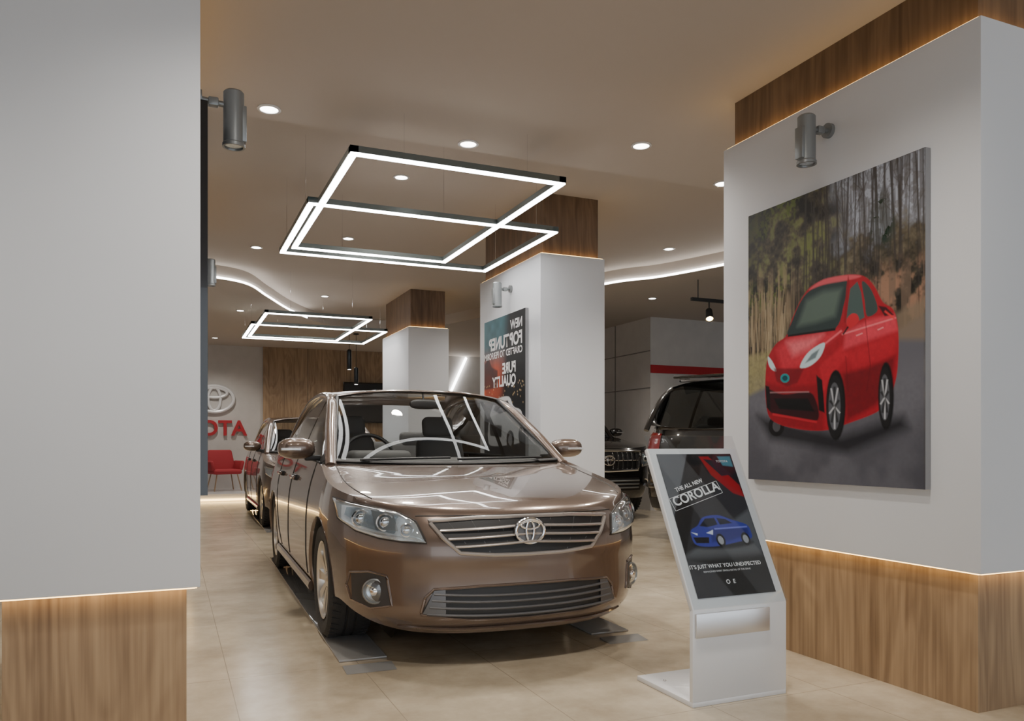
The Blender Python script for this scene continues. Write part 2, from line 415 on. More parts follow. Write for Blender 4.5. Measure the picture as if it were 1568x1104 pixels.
    K=C[iD]; c1=[Vector((K.x*(c0[i].x/c0[-1].x),yc+(K.y-yc)*((c0[i].x/c0[-1].x)**2),zc+(K.z-zc)*(c0[i].x/c0[-1].x)**2)) for i in range(m2+1)]
    D=coons(c0,c1,d0,d1)
    for sg in (1,-1): mb.grid([[Vector((p.x*sg,p.y,p.z)) for p in row] for row in D],paint)
    body=mb.obj('body_shell',E,ang=50)
    RX=Sp(P['rail'][0],P['rail'][1]); RZ=Sp(P['rail'][0],P['rail'][2])
    g=MB(); ra,rb_=P['rail'][0][0],P['rail'][0][-1]
    for sg in (1,-1):
        N=60
        g.tube([(RX(ra+(rb_-ra)*i/N)*sg,ra+(rb_-ra)*i/N,RZ(ra+(rb_-ra)*i/N)-.012) for i in range(N+1)],.036,paint,rb=.027,n=12)
    r0,r1,q0,q1,ry,rz_=P['roof']; ZR=Sp(ry,rz_)
    NR=34;NX=20
    for sg in (1,-1):
        Gr=[]
        for j in range(NR+1):
            w=j/NR; ycn=r0+(r1-r0)*w; ysd=q0+(q1-q0)*w; xr=RX(ysd)+.005; zr=RZ(ysd)+.008; zc=ZR(ycn)
            Gr.append([Vector((xr*(i/NX)*sg,ycn+(ysd-ycn)*(i/NX)**2,zr+(zc-zr)*(1-(i/NX)**3.2))) for i in range(NX+1)])
        g.grid(Gr,paint)
    gl=MB()
    def screen(S,mtl,bul,dy):
        (by,bk,bx,bz,bz2),(ty,tk,tx,tz,tz2)=S
        for sg in (1,-1):
            Gs=[]
            for j in range(17):
                v=j/16; row=[]
                for i in range(17):
                    u=i/16
                    a=Vector((bx*u,by+bk*u*u,bz+(bz2-bz)*u*u)); b=Vector((tx*u,ty+tk*u*u,tz+(tz2-tz)*u**3))
                    p=a*(1-v)+b*v+Vector((0,dy*.7,.7))*bul*math.sin(math.pi*v)*(1-u*u)
                    p.x*=sg; row.append(p)
                Gs.append(row)
            gl.grid(Gs,mtl)
    screen(P['ws'],M_glass,.02,-1)
    (a_,b_)=P['rg']; screen((b_,a_),M_sglass if kind!='sedan' else M_glass,.03,1)
    (by,bk,bx,bz,bz2),(ty,tk,tx,tz,tz2)=P['ws']
    g.tube([(bx*u/10,by+bk*(u/10)**2-.008,bz+(bz2-bz)*(u/10)**2+.002) for u in range(-10,11)],.022,M_black,rb=.012)
    g.tube([(tx*u/10,ty+tk*(u/10)**2+.01,tz+(tz2-tz)*abs(u/10)**3+.004) for u in range(-10,11)],.03,paint,rb=.012)
    for sg in (1,-1):
        g.tube([(sg*(bx+(tx-bx)*v/10),by+bk+(ty+tk-by-bk)*v/10-.003,bz2+(tz2-bz2)*v/10+.008) for v in range(11)],.012,M_black,rb=.010)
    sa,sb,sc=P['side']
    for sg in (1,-1):
        def col(y,n=10,off=0,dk=0):
            zs=P['ZS'](y); xb=car.sx(y,zs)-.012; top=(RX(y)-.004,RZ(y)-.02)
            if top[1]<zs: top=(xb,zs+.001)
            return [Vector(((xb+(top[0]-xb)*k/n+off+.012*math.sin(math.pi*k/n))*sg,y,zs-.01+(top[1]-zs+.01)*k/n)) for k in range(n+1)]
        ys=[sa+(sc-sa)*i/40 for i in range(41)]
        gl.grid([col(y) for y in ys],M_sglass)
        ys=[sc+(sb-sc)*i/14 for i in range(15)]
        g.grid([col(y) for y in ys],paint)
        for b in P['bp']: g.grid([col(b-.04+.08*i/3+0,off=.004) for i in range(4)],M_blackg)
        g.tube([(sg*(car.sx(sa+(sc-sa)*i/20,P['ZS'](sa+(sc-sa)*i/20))-.008),sa+(sc-sa)*i/20,P['ZS'](sa+(sc-sa)*i/20)+.003) for i in range(21)],.008,M_chrome if kind!='sedan' else M_black)
        g.grid([col(sa-.0+.10*i/3,off=.005) for i in range(4)],M_black)
        zm=P['ZS'](1.5)+.085; xm=P['W'](.95 if kind=='sedan' else 1.1)+.11
        ym=1.52
        g.ell((sg*xm,ym,zm),(.115,.075,.066),paint,n=24,sq=.78,R=Matrix.Rotation(-.15*sg,3,'Z'))
        g.ell((sg*xm,ym+.05,zm),(.10,.04,.056),M_chrome,n=20,sq=.7)
        g.box((sg*(xm-.12),ym+.01,zm-.06),(.14,.05,.035),M_black,bev=.01)
        g.box((sg*(xm+.04),ym-.074,zm-.005),(.12,.012,.016),M_satin,bev=.003)
        zt=P['ZS'](2)
        for yy in ([1.42]+P['bp'][:1]+[3.3]):
            pts=[]
            for k in range(13):
                z=P['zb']+.1+(P['ZS'](yy)-P['zb']-.1)*k/12
                y2=yy+(0 if yy<3 else -.35*(1-k/12)**2.5)
                pts.append((sg*(car.sx(y2,z)+.0005),y2,z))
            g.tube(pts,.004,M_seam,n=6)
        for yy in (2.22,3.1):
            z=zt-.13; x=car.sx(yy,z); g.box((sg*(x+.022),yy,z),(.022,.19,.026),paint if kind=='sedan' else M_chrome,bev=.008)
            g.box((sg*(x+.006),yy,z),(.02,.15,.04),M_black,bev=.004)
        g.tube([(sg*(car.sx(y,ZB(y)+.05)+.006),y,ZB(y)+.02) for y in [P['wy'][0]+P['wa']+.02+ (P['wy'][1]-P['wy'][0]-2*P['wa']-.04)*i/20 for i in range(21)]],.018,paint if kind=='sedan' else M_black,rb=.03)
        for wy in P['wy']:
            A=[]
            a0=math.asin(max(-1,(ZB(wy+P['wa'])-P['wr'])/P['wa'])); a1=math.pi-math.asin(max(-1,(ZB(wy-P['wa'])-P['wr'])/P['wa']))
            for t in range(0,41):
                a=a0+(a1-a0)*t/40; y=wy+math.cos(a)*P['wa']; z=P['wr']+math.sin(a)*P['wa']
                x=car.sx(y,z); A.append([Vector((sg*(x+.003),y,z)),Vector((sg*(x-.015),y+(wy-y)*.02,z+(P['wr']-z)*.02)),Vector((sg*.5,y,z))])
            g.grid([[r[0],r[1]] for r in A],paint)
            g.grid([[r[1],r[2]] for r in A],M_black)
            g.lathe([(.001,0),(P['wa'],0)],(sg*.5,wy,P['wr']),(1,0,0),M_black,n=32)
    g.b2((-.62,.2,P['zb']+.03),(.62,L-.25,P['zb']+.05),M_black)
    g.b2((-.80,P['wy'][0]+P['wa'],P['zb']+.03),(.80,P['wy'][1]-P['wa'],P['zb']+.05),M_black)
    gh=g.obj('trim_and_pillars',E,ang=40); glo=gl.obj('window_glass',E)
    it=MB(); zbelt=P['ZS'](2); h=zbelt-.966
    it.box((0,1.62,zbelt-.06),(1.36,.5,.14),M_int,bev=.05,seg=3)
    it.box((-.37,1.72,zbelt+.01),(.40,.28,.10),M_int,bev=.04,seg=3)
    it.b2((-.72,1.5,.42+h),(.72,3.9,.46+h),M_int)
    it.b2((-.70,3.75,.45+h),(.70,3.80,zbelt+.02),M_int)
    it.b2((-.70,3.75,zbelt),(.70,4.05 if kind=='sedan' else 4.4,zbelt+.02),M_int)
    for sx_ in (-.37,.37):
        Rm=Matrix.Rotation(-.28,3,'X')
        it.box((sx_,2.45,.52+h),(.5,.52,.16),M_seat,bev=.06,seg=3)
        it.box((sx_,2.72,.84+h),(.48,.15,.60),M_seat,R=Rm,bev=.06,seg=3,taper=(.78,1))
        it.box((sx_,2.83,1.21+h),(.26,.11,.17),M_seat,R=Rm,bev=.045,seg=3)
        it.tube([(sx_-.06,2.80,1.08+h),(sx_-.06,2.83,1.2+h)],.007,M_chrome); it.tube([(sx_+.06,2.80,1.08+h),(sx_+.06,2.83,1.2+h)],.007,M_chrome)
        it.box((sx_,3.62,1.10+h),(.26,.10,.16),M_seat,bev=.04,seg=3)
    it.box((0,3.3,.52+h),(1.3,.5,.18),M_seat,bev=.06,seg=3)
    it.box((0,3.58,.82+h),(1.3,.16,.55),M_seat,R=Matrix.Rotation(-.3,3,'X'),bev=.06,seg=3)
    sw=[]
    for k in range(32):
        a=2*math.pi*k/32; v=Matrix.Rotation(-.45,3,'X')@Vector((.185*math.cos(a),0,.185*math.sin(a))); sw.append(Vector((-.37,2.02,zbelt+.0))+v)
    it.tube(sw,.014,M_black,closed=True,n=8)
    it.ell((-.37,2.0,zbelt-.0),(.07,.03,.06),M_int); it.box((-.37,2.01,zbelt),(.34,.02,.03),M_int,bev=.006)
    zt=P['ws'][1][3]; it.ell((0,P['ws'][1][0]-.05,zt-.09),(.11,.025,.035),M_black,sq=.7); it.tube([(0,P['ws'][1][0]-.03,zt-.08),(0,P['ws'][1][0],zt-.01)],.008,M_black)
    it.obj('interior',E)
    wh=MB(); ww=.205*P['wf']; xo=P['W'](.45)-.02-ww*.53
    for wy in P['wy']:
        for sg in (1,-1): wheel(wh,(sg*xo,wy,P['wr']),P['wr'],ww,sg,10 if kind=='sedan' else 6)
    wh.obj('wheels',E)
    f=MB()
    if kind=='sedan':
        gb=[(-.345,.552),(-.2,.54),(0,.536),(.2,.54),(.345,.552)]; gt=[(-.47,.695),(-.25,.706),(0,.708),(.25,.706),(.47,.695)]
        patch(f,car,gb,gt,M_black,.003,n=40,both=False)
        ol=[(-.345,.55),(-.18,.536),(0,.534),(.18,.536),(.345,.55),(.42,.62),(.475,.697),(.25,.709),(-.25,.709),(-.475,.697),(-.42,.62)]
        f.tube(outline(car,ol,1,.006),.011,M_slat,rb=.010,closed=True,n=8)
        for q,z in enumerate((.580,.617,.656)):
            xw=.345+(z-.55)/.15*.12
            pts=[car.Fpt(-xw+2*xw*i/40,z)+Vector((0,-.008,.016*(1-abs(i-20)/20)**1.3)) for i in range(41)]
            f.tube(pts,.014,M_slat,rb=.0078,n=10)
        for sg in (1,-1):
            for xx in (.12,.24,.34): f.tube([car.Fpt(sg*xx*(.85+.3*(z-.55)/.15),z) for z in (.55,.6,.65,.70)],.0035,M_bar)
        # emblem: plate + three overlapping ovals
        zc=.646; yc=car.Fpt(0,zc).y-.036
        pl=[];NP=40
        for r_,dy in ((0.001,0),(1,0),(1,.02)):
            pl.append([(.078*r_*math.cos(2*math.pi*k/NP),yc+.006+dy,zc+.062*r_*math.sin(2*math.pi*k/NP)) for k in range(NP+1)])
        f.grid(pl,M_bar)
        f.up=Vector((0,1,0))
        def ring(rx,rz,cz,r): f.tube([(rx*math.cos(a*math.pi/24),yc,zc+cz+rz*math.sin(a*math.pi/24)) for a in range(48)],r,M_chrome,closed=True,n=8)
        ring(.074,.058,0,.0085); ring(.020,.050,.0,.0065); ring(.048,.019,.030,.0065)
        f.up=None
        lb=[(-.52,.262),(-.3,.235),(0,.228),(.3,.235),(.52,.262)]; lt=[(-.46,.375),(-.25,.384),(0,.386),(.25,.384),(.46,.375)]
        patch(f,car,lb,lt,M_black,.003,n=40,both=False)
        ol=[(-.52,.258),(-.3,.232),(0,.225),(.3,.232),(.52,.258),(.50,.34),(.46,.378),(.25,.388),(-.25,.388),(-.46,.378),(-.50,.34)]
        f.tube(outline(car,ol,1,.002),.009,paint,rb=.007,closed=True,n=8)
        for z in (.262,.294,.326,.356):
            xw=.495-.04*(z-.26)/.12
            f.tube([car.Fpt(-xw+2*xw*i/30,z)+Vector((0,-.006,-.016*(1-((i-15)/15)**2))) for i in range(31)],.009,M_bar,rb=.007,n=8)
        for sg in (1,-1):
            patch(f,car,[(.51*sg,.265),(.41*sg,.25)],[(.46*sg,.372),(.41*sg,.376)],M_bar,.010,n=4,k=6,both=False)
        f.tube([car.Fpt(-.60+1.2*i/40,.18)+Vector((0,-.004,.10*max(0,abs(-.60+1.2*i/40)-.35)**1.5)) for i in range(41)],.016,paint,rb=.010,n=8)
        hb=[(.495,.597),(.60,.602),(.69,.614),(.775,.640),(.836,.690)]; ht=[(.53,.695),(.60,.735),(.70,.758),(.78,.772),(.842,.790)]
        patch(f,car,hb,ht,M_refl,.002,n=30,k=10)
        patch(f,car,[(.61,.650),(.66,.652),(.70,.655)],[(.62,.725),(.67,.735),(.71,.742)],M_gun,.004,n=16)
        patch(f,car,hb,ht,M_lens,.006,bulge=.022,n=30,k=12)
        for sg in (1,-1):
            f.tube(outline(car,hb+ht[::-1],sg,.003),.005,M_seam,closed=True,n=6)
            for (x,z,r) in ((.66,.688,.034),(.755,.70,.034),(.575,.655,.026)):
                p=car.Fpt(x*sg,z); nn=car.nrm(car.Fpt,x*sg,z); nn=(nn+Vector((0,-1.5,0))).normalized()
                f.lathe([(r*1.25,.0),(r*1.3,.012),(r*1.1,.014),(r,.004)],p,nn,M_chrome,n=24)
                f.ell(p,(r*.85,r*.6,r*.85),M_chrome,n=20)
            patch(f,car,[(.645*sg,.295),(.72*sg,.275),(.79*sg,.30)],[(.665*sg,.43),(.73*sg,.445),(.795*sg,.43)],M_pocket,.003,n=10,both=False)
            f.tube(outline(car,[(.64,.295),(.72,.27),(.795,.297),(.812,.37),(.80,.435),(.73,.450),(.66,.435)],sg,.001),.006,paint,closed=True,n=8)
            p=car.Fpt(.71*sg,.357); nn=car.nrm(car.Fpt,.71*sg,.357); nn=(nn+Vector((0,-.8,0))).normalized(); p=p+Vector((0,-.008,0))
            f.lathe([(.060,-.02),(.062,.006),(.055,.010),(.05,.0),(.042,-.004)],p,nn,M_gun,n=28)
            f.lathe([(.05,-.002),(.03,-.012),(.001,-.02)],p,nn,M_refl,n=28); f.ell(p,(.024,.024,.024),M_chrome)
            f.lathe([(.052,.004),(.03,.012),(.001,.015)],p,nn,M_lens,n=28)
        hi=round(mI*.82)
        for sg in (1,-1):
            f.tube([Vector((r[hi].x*sg,r[hi].y,r[hi].z+.0005)) for r in H[2:]],.0028,M_seam,n=6)
        f.tube([car.Fpt(-.53+1.06*i/40,.722)+Vector((0,-.001,.0)) for i in range(41)],.0028,M_seam,n=6)
        for x0,x1 in ((-.6,-.05),(.0,.58)):
            f.tube([(x0,1.14+.1*x0*x0,.975),(x1,1.13+.12*x1*x1,.985)],.007,M_black)
        patch(f,car,[(.50,.80),(.78,.78)],[(.52,.97),(.76,.96)],M_red,.006,n=10,k=6,rear=True)
        patch(f,car,[(-.25,.62),(.25,.62)],[(-.25,.76),(.25,.76)],M_gun,.004,rear=True,both=False)
    else:
        gb=[(-.50,.72),(.50,.72)]; gt=[(-.55,.97),(.55,.97)]
        patch(f,car,gb,gt,M_black,.004,n=30,both=False)
        f.tube(outline(car,[(-.50,.715),(0,.70),(.50,.715),(.56,.975),(0,.985),(-.56,.975)],1,.01),.02,M_chrome,closed=True)
        for i in range(-6,7):
            if i: f.tube([car.Fpt(i*.078,z)+Vector((0,-.015,0)) for z in (.73,.8,.88,.96)],.014,M_chrome,n=6)
        f.tube([car.Fpt(x/10*.5,.85)+Vector((0,-.016,0)) for x in range(-10,11)],.01,M_chrome)
        yc=car.Fpt(0,.85).y-.03
        f.up=Vector((0,1,0))
        for rx,rz,cz in ((.095,.068,0),(.025,.06,0),(.06,.022,.034)): f.tube([(rx*math.cos(a*math.pi/18),yc,.85+cz+rz*math.sin(a*math.pi/18)) for a in range(36)],.008,M_chrome,closed=True)
        f.up=None
        patch(f,car,[(.60,.76),(.86,.80)],[(.60,.95),(.86,.96)],M_refl,.004,n=14)
        patch(f,car,[(.60,.76),(.86,.80)],[(.60,.95),(.86,.96)],M_lens,.006,bulge=.02,n=14)
        for sg in (1,-1):
            for x in (.67,.78): f.ell(car.Fpt(x*sg,.87),(.05,.035,.05),M_chrome)
            f.tube(outline(car,[(.60,.76),(.86,.80),(.86,.96),(.60,.95)],sg,.005),.008,M_chrome,closed=True)
            p=car.Fpt(.70*sg,.52)+Vector((0,-.01,0)); f.lathe([(.06,-.02),(.06,.01),(.045,0),(.001,.005)],p,(0,-1,0),M_chrome,n=20)
        patch(f,car,[(-.6,.42),(.6,.42)],[(-.55,.60),(.55,.60)],M_black,.004,n=30,both=False)
        for z in (.46,.51,.56): f.tube([car.Fpt(x/10*.55,z)+Vector((0,-.01,0)) for x in range(-10,11)],.012,M_gun)
        patch(f,car,[(.66,.90),(.895,.92)],[(.64,1.20),(.86,1.22)],M_red,.01,bulge=.02,n=14,k=8,rear=True)
        f.tube([car.Rpt(x/10*.45,.99)+Vector((0,.02,0)) for x in range(-10,11)],.02,M_chrome,rb=.035)
        patch(f,car,[(-.28,.74),(.28,.74)],[(-.28,.92),(.28,.92)],M_black,.004,rear=True,both=False)
        patch(f,car,[(-.80,.34),(.80,.34)],[(-.80,.46),(.80,.46)],M_black,.01,n=30,rear=True,both=False)
        f.tube([car.Rpt(x/20*.88,.60)+Vector((0,.012,0)) for x in range(-20,21)],.02,paint,rb=.03)
        for sg in (1,-1): f.tube([(sg*(RX(2+2*i/20)-.05),2.1+2*i/20,ZR(2.1+2*i/20)+.01) for i in range(21)],.014,M_chrome)
        f.box((0,4.30,1.86),(1.15,.22,.03),paint,bev=.012)
    f.obj('fascia_details',E)
    return E
def clone(E,name,loc,rz,remap=None):
    N=empty(name,loc,rz)
    for c in list(E.children):
        o=bpy.data.objects.new(c.name.split('.')[0],c.data.copy() if remap else c.data); COL.objects.link(o); o.parent=N; o.location=c.location
        if remap:
            for i,m in enumerate(o.data.materials):
                if m in remap: o.data.materials[i]=remap[m]
    return N
sed=build_car('sedan_car',SED,M_paint,(1.61,3.50,.012),-math.radians(1.5),'sedan')
sed2=clone(sed,'sedan_car',(1.93,9.75,.012),-math.radians(1))
suv=build_car('suv_car',SUV,M_sblack,(5.65,9.65,0),0,'suv')
ang=math.radians(62); h=Vector((math.sin(ang),math.cos(ang),0))
rl=Vector((4.98,7.92,0)); right=Vector((h.y,-h.x,0)); nose=rl+right*.93+h*4.7
suv2=clone(suv,'suv_car',tuple(nose),0,{M_sblack:M_sgrey})
suv2.rotation_euler=(0,0,math.atan2(-h.y,-h.x)-math.pi/2)
def runner(x0,y0,y1,w=.24,rz=-.026):
    mb=MB(); mb.box((w/2,(y1-y0)/2+.1,.006),(w,(y1-y0)-.2,.010),M_strip,bev=.002)
    mb.add([(0,-.02,.001),(w,-.02,.001),(w,.1,.011),(0,.1,.011),(0,.1,.001),(w,.1,.001)],[(0,1,2,3),(0,3,4),(1,5,2),(0,4,5,1)],M_strip)
    o=mb.obj('acrylic_floor_runner',loc=(x0,y0,0)); o.rotation_euler=(0,0,rz); return o
runner(.76,3.72,7.75); runner(2.18,3.72,7.75); runner(1.08,10.05,13.9); runner(2.52,10.05,13.9)
# ------------------------------------------------------------ room
XL,XR,YB=-3.6,12.0,17.6
def boxobj(name,a,b,m):
    mb=MB(); mb.b2(a,b,m); return mb.obj(name)
boxobj('floor',(XL-.2,-4,-.1),(XR+.2,YB+.2,0),M_floor)
boxobj('wall_back',(XL-.2,YB,0),(XR+.2,YB+.2,3.6),M_grey)
boxobj('wall_left',(XL-.2,-4,0),(XL,YB,3.6),M_wall)
boxobj('wall_right',(XR,-4,0),(XR+.2,YB,3.6),M_wall)
mb=MB(); mb.b2((7.17,10.9,0),(XR,YB,3.15),M_grey)
for y in (12.0,13.1,14.2,15.3): mb.b2((7.160,y-.008,.0),(7.172,y+.008,3.15),M_gseam)
for z in (.95,2.0,2.6): mb.b2((7.160,10.9,z-.007),(7.172,YB,z+.007),M_gseam)
mb.b2((7.17,10.885,2.24),(XR,10.905,2.37),M_redp)
mb.obj('wall_partition')
mb=MB(); mb.b2((XL-.2,-4,3.035),(XR+.2,4.95,3.7),M_ceil); mb.b2((XL-.2,4.95,3.32),(XR+.2,YB+.2,3.7),M_ceil)
mb.obj('ceiling')
ctrl=[(-3.6,10.4),(-2.4,10.42),(-1.0,10.45),(0,10.5),(.5,10.52),(.92,10.80),(1.26,11.6),(1.76,12.74),(2.4,13.7),(3.3,14.1),(4.2,13.4),(4.75,11.6),(5.15,9.1),(5.6,8.27),(5.92,7.39),(6.3,6.2),(7.2,5.3),(8.2,4.95)]
def cr(P,n=10):
    out=[]
    for i in range(len(P)-1):
        p0=P[max(i-1,0)];p1=P[i];p2=P[i+1];p3=P[min(i+2,len(P)-1)]
        for k in range(n):
            t=k/n; out.append(tuple(.5*((2*p1[a])+(-p0[a]+p2[a])*t+(2*p0[a]-5*p1[a]+4*p2[a]-p3[a])*t*t+(-p0[a]+3*p1[a]-3*p2[a]+p3[a])*t**3) for a in (0,1)))
    out.append(P[-1]); return out
cv=cr(ctrl); poly=cv+[(XR,4.95),(XR,YB),(XL,YB)]
mb=MB(); V=[Vector((x,y,3.15)) for x,y in poly]
tris=tessellate_polygon([V]); mb.add(V,tris,M_soff)
mb.grid([[Vector((x,y,3.15)) for x,y in cv],[Vector((x,y,3.33)) for x,y in cv]],M_soff)
mb.obj('ceiling_soffit',weld=False)
def led(a,b,name):
    mb=MB(); seg=cv[a:b]; pts=[]
    for i,(x,y) in enumerate(seg):
        x2,y2=seg[min(i+1,len(seg)-1)]; x1,y1=seg[max(i-1,0)]; d=Vector((x2-x1,y2-y1,0)).normalized(); nrm=Vector((d.y,-d.x,0))
        pts.append(Vector((x,y,3.162))+nrm*.014)
    mb.tube(pts,.011,M_led2,rb=.013); mb.obj(name)
led(25,76,'led_strip_light'); led(120,165,'led_strip_light')
mb=MB(); mb.tube([(5.85,YB-.04,1.9),(6.42,YB-.04,3.12)],.03,M_led2); mb.obj('led_strip_light')
def column(x0,x1,y0,y1,zc,ins=.045,name='column'):
    E=empty(name,((x0+x1)/2,(y0+y1)/2,0)); hx,hy=(x1-x0)/2,(y1-y0)/2
    mb=MB(); mb.b2((-hx,-hy,.566),(hx,hy,2.77),M_wall,bev=.003); mb.obj('white_cladding',E)
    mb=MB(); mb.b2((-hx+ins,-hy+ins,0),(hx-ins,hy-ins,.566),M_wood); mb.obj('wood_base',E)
    mb=MB(); mb.b2((-hx+ins,-hy+ins,2.77),(hx-ins,hy-ins,zc),M_wood_shade); mb.obj('wood_capital',E)
    mb=MB(); w=.014; a=hx-.018; b=hy-.018
    for z in (.5625,2.7735):
        mb.box((0,-b,z),(2*a,w,.004),M_warm); mb.box((0,b,z),(2*a,w,.004),M_warm); mb.box((-a,0,z),(w,2*b,.004),M_warm); mb.box((a,0,z),(w,2*b,.004),M_warm)
    mb.obj('cove_light',E); return E
column(2.93,3.58,2.122,3.698,3.035)
column(3.00,3.65,6.30,7.78,3.32)
column(3.14,3.75,11.0,12.5,3.32)
column(-.56,.10,3.05,4.60,3.035)
column(-.50,.18,7.1,8.6,3.32)
mb=MB(); mb.b2((.101,3.30,.88),(.135,4.4,2.42),M_blackg); mb.obj('framed_poster')
mb=MB(); mb.b2((.181,7.25,.88),(.215,8.4,2.42),M_blackg); mb.obj('framed_poster')
mb=MB(); mb.b2((1.82,YB-.08,0),(5.55,YB-.001,3.15),M_wood)
for x in (2.75,3.68,4.6): mb.b2((x-.004,YB-.084,0),(x+.004,YB-.078,3.15),M_seam)
mb.obj('wood_wall_panel')
mb=MB(); mb.b2((3.5,YB-.17,1.55),(5.0,YB-.11,2.45),M_blackg,bev=.008); mb.b2((3.53,YB-.174,1.58),(4.97,YB-.169,2.42),M_black); mb.obj('television')
E=empty('wall_logo_sign',(.845,YB-.04,0)); mb=MB(); mb.up=Vector((0,1,0))
def ringE(rx,rz,cz,r): mb.tube([(rx*math.cos(a*math.pi/24),0,2.02+cz+rz*math.sin(a*math.pi/24)) for a in range(48)],r,M_plast,closed=True)
ringE(.38,.27,0,.036); ringE(.12,.24,0,.030); ringE(.25,.10,.13,.030); mb.obj('emblem',E)
Mx=Matrix(((1,0,0,0),(0,0,-1,0),(0,1,0,1.40),(0,0,0,1)))
text('TOYOTA',.44,M_redp,Mx@Matrix.Translation((-.27,0,0)),E,'lettering',extrude=.02,bold=.010)
mb=MB(); mb.b2((XL+.001,15.85,0),(1.75,YB-.001,.14),M_plast); mb.obj('display_platform')
mb=MB(); mb.b2((XL+.001,15.82,.015),(1.75,15.845,.05),M_warm); mb.obj('platform_led_strip')
E=empty('red_armchair',(1.0,16.9,.147),math.radians(15)); mb=MB()
mb.box((0,0,.38),(.56,.52,.10),M_redf,bev=.045,seg=4); mb.box((0,.24,.60),(.60,.09,.44),M_redf,R=Matrix.Rotation(-.25,3,'X'),bev=.04,seg=4,taper=(.8,1))
for s_ in (-1,1):
    mb.box((s_*.29,.02,.50),(.07,.48,.20),M_redf,R=Matrix.Rotation(.25*s_,3,'Y'),bev=.03,seg=3)
    for t_ in (-1,1): mb.tube([(s_*.20,t_*.18,.34),(s_*.27,t_*.24,.0)],.012,M_wood)
mb.obj('seat_shell_and_legs',E)
for x,y,z0,z1 in ((3.02,14.5,2.45,2.8),(3.20,14.75,2.20,2.5)):
    mb=MB(); mb.lathe([(.001,0),(.035,0),(.04,.01),(.04,z1-z0),(.02,z1-z0+.02),(.001,z1-z0+.02)],(x,y,z0),(0,0,1),M_dark,n=20)
    mb.tube([(x,y,z1),(x,y,3.15)],.004,M_black); mb.lathe([(.001,-.002),(.03,-.002)],(x,y,z0),(0,0,1),M_down,n=16); mb.lathe([(.001,0),(.05,0),(.05,.02)],(x,y,3.13),(0,0,1),M_dark,n=20)
    mb.obj('pendant_lamp')
def fixture(ox,oy,ceils):
    E=empty('suspended_led_fixture',(ox,oy,2.75)); fr=MB(); le=MB()
    def bar(x0,y0,x1,y1,z):
        w=.024
        if abs(x1-x0)>abs(y1-y0): a=(min(x0,x1)-w,y0-w,z);b=(max(x0,x1)+w,y0+w,z+.055)
        else: a=(x0-w,min(y0,y1)-w,z);b=(x0+w,max(y0,y1)+w,z+.055)
        fr.b2((a[0],a[1],z+.006),(b[0],b[1],z+.044),M_alu)
        e=.004; le.b2((a[0]+e,a[1]+e,z-.004),(b[0]-e,b[1]-e,z+.006),M_led)
    def rect(x0,y0,x1,y1,z):
        bar(x0,y0,x1,y0,z); bar(x0,y1,x1,y1,z); bar(x0,y0,x0,y1,z); bar(x1,y0,x1,y1,z)
    rect(0,0,1.34,2.37,0); rect(-.07,1.06,1.82,2.58,-.0)
    fr.obj('frame',E); le.obj('led_diffuser',E)
    wi=MB()
    for x,y in ((.3,0),(1.1,0),(-.07,1.3),(-.07,2.3),(1.82,1.4),(1.82,2.3),(.45,2.58),(.9,1.06)):
        wi.tube([(x,y,.04),(x,y,ceils(oy+y)-2.75)],.0022,M_chrome,n=6)
    wi.obj('suspension_wires',E)
fixture(.97,4.54,lambda y:3.035 if y<4.95 else 3.32)
fixture(1.13,10.5,lambda y:3.32 if y<11.2 else 3.15)
DL=[(.53,4.79,3.035),(1.78,4.83,3.035),(2.83,4.41,3.035),(3.80,4.81,3.035),(1.78,6.45,3.32),(5.25,7.6,3.32),(6.28,9.5,3.15),(2.15,12.1,3.32),(1.0,12.9,3.15),(.53,2.2,3.035),(1.78,2.2,3.035),(1.78,8.6,3.32),(.9,9.4,3.32),(4.4,10.0,3.32),(6.0,15.0,3.15),(3.0,15.9,3.15),(.8,16.4,3.15),(4.6,3.0,3.035),(-1.8,6,3.32),(8.5,8.0,3.15),(-1.8,2,3.035)]  # the one in front of the logo is added to brighten that wall
for x,y,z in DL:
    E=empty('ceiling_downlight',(x,y,z)); mb=MB()
    mb.lathe([(.065,.001),(.068,-.006),(.052,-.008),(.05,.0)],(0,0,0),(0,0,1),M_plast,n=28); mb.lathe([(.001,-.004),(.052,-.004)],(0,0,0),(0,0,1),M_down,n=28); mb.obj('trim_ring_and_lens',E)
    lamp('SPOT','lamp',(0,0,-.02),120,(1,.93,.84),E,size=.08,spot=140,blend=.8)
def spot(x,y,z,side):
    E=empty('wall_spotlight',(x,y,z)); mb=MB()
    mb.lathe([(.001,.115),(.036,.115),(.042,.108),(.042,-.10),(.046,-.105),(.046,-.118),(.038,-.118),(.034,-.10),(.001,-.095)],(0,0,0),(0,0,1),M_gun,n=32)
    mb.lathe([(.001,-.112),(.034,-.112)],(0,0,0),(0,0,1),M_refl,n=24)
    mb.box((-side*.025,.0,-.02),(.05,.05,.15),M_gun,bev=.004)
    mb.tube([(0,0,.05),(side*.14,0,.065)],.012,M_gun,n=12); mb.box((side*.08,0,.058),(.04,.035,.035),M_gun,bev=.005)
    mb.lathe([(.001,0),(.035,0),(.035,.02),(.001,.02)],(side*.125,0,.065),(side,0,0),M_gun,n=20)
    mb.obj('body_and_bracket',E)
    return E
spot(2.785,2.90,2.53,1); spot(.245,3.5,2.44,-1); spot(2.855,6.95,2.50,1); spot(.325,7.43,2.59,-1)
mb=MB(); mb.b2((6.0,8.18,2.88),(7.6,8.22,2.92),M_black); mb.tube([(6.1,8.2,2.92),(6.1,8.2,3.15)],.006,M_black); mb.tube([(7.5,8.2,2.92),(7.5,8.2,3.15)],.006,M_black)
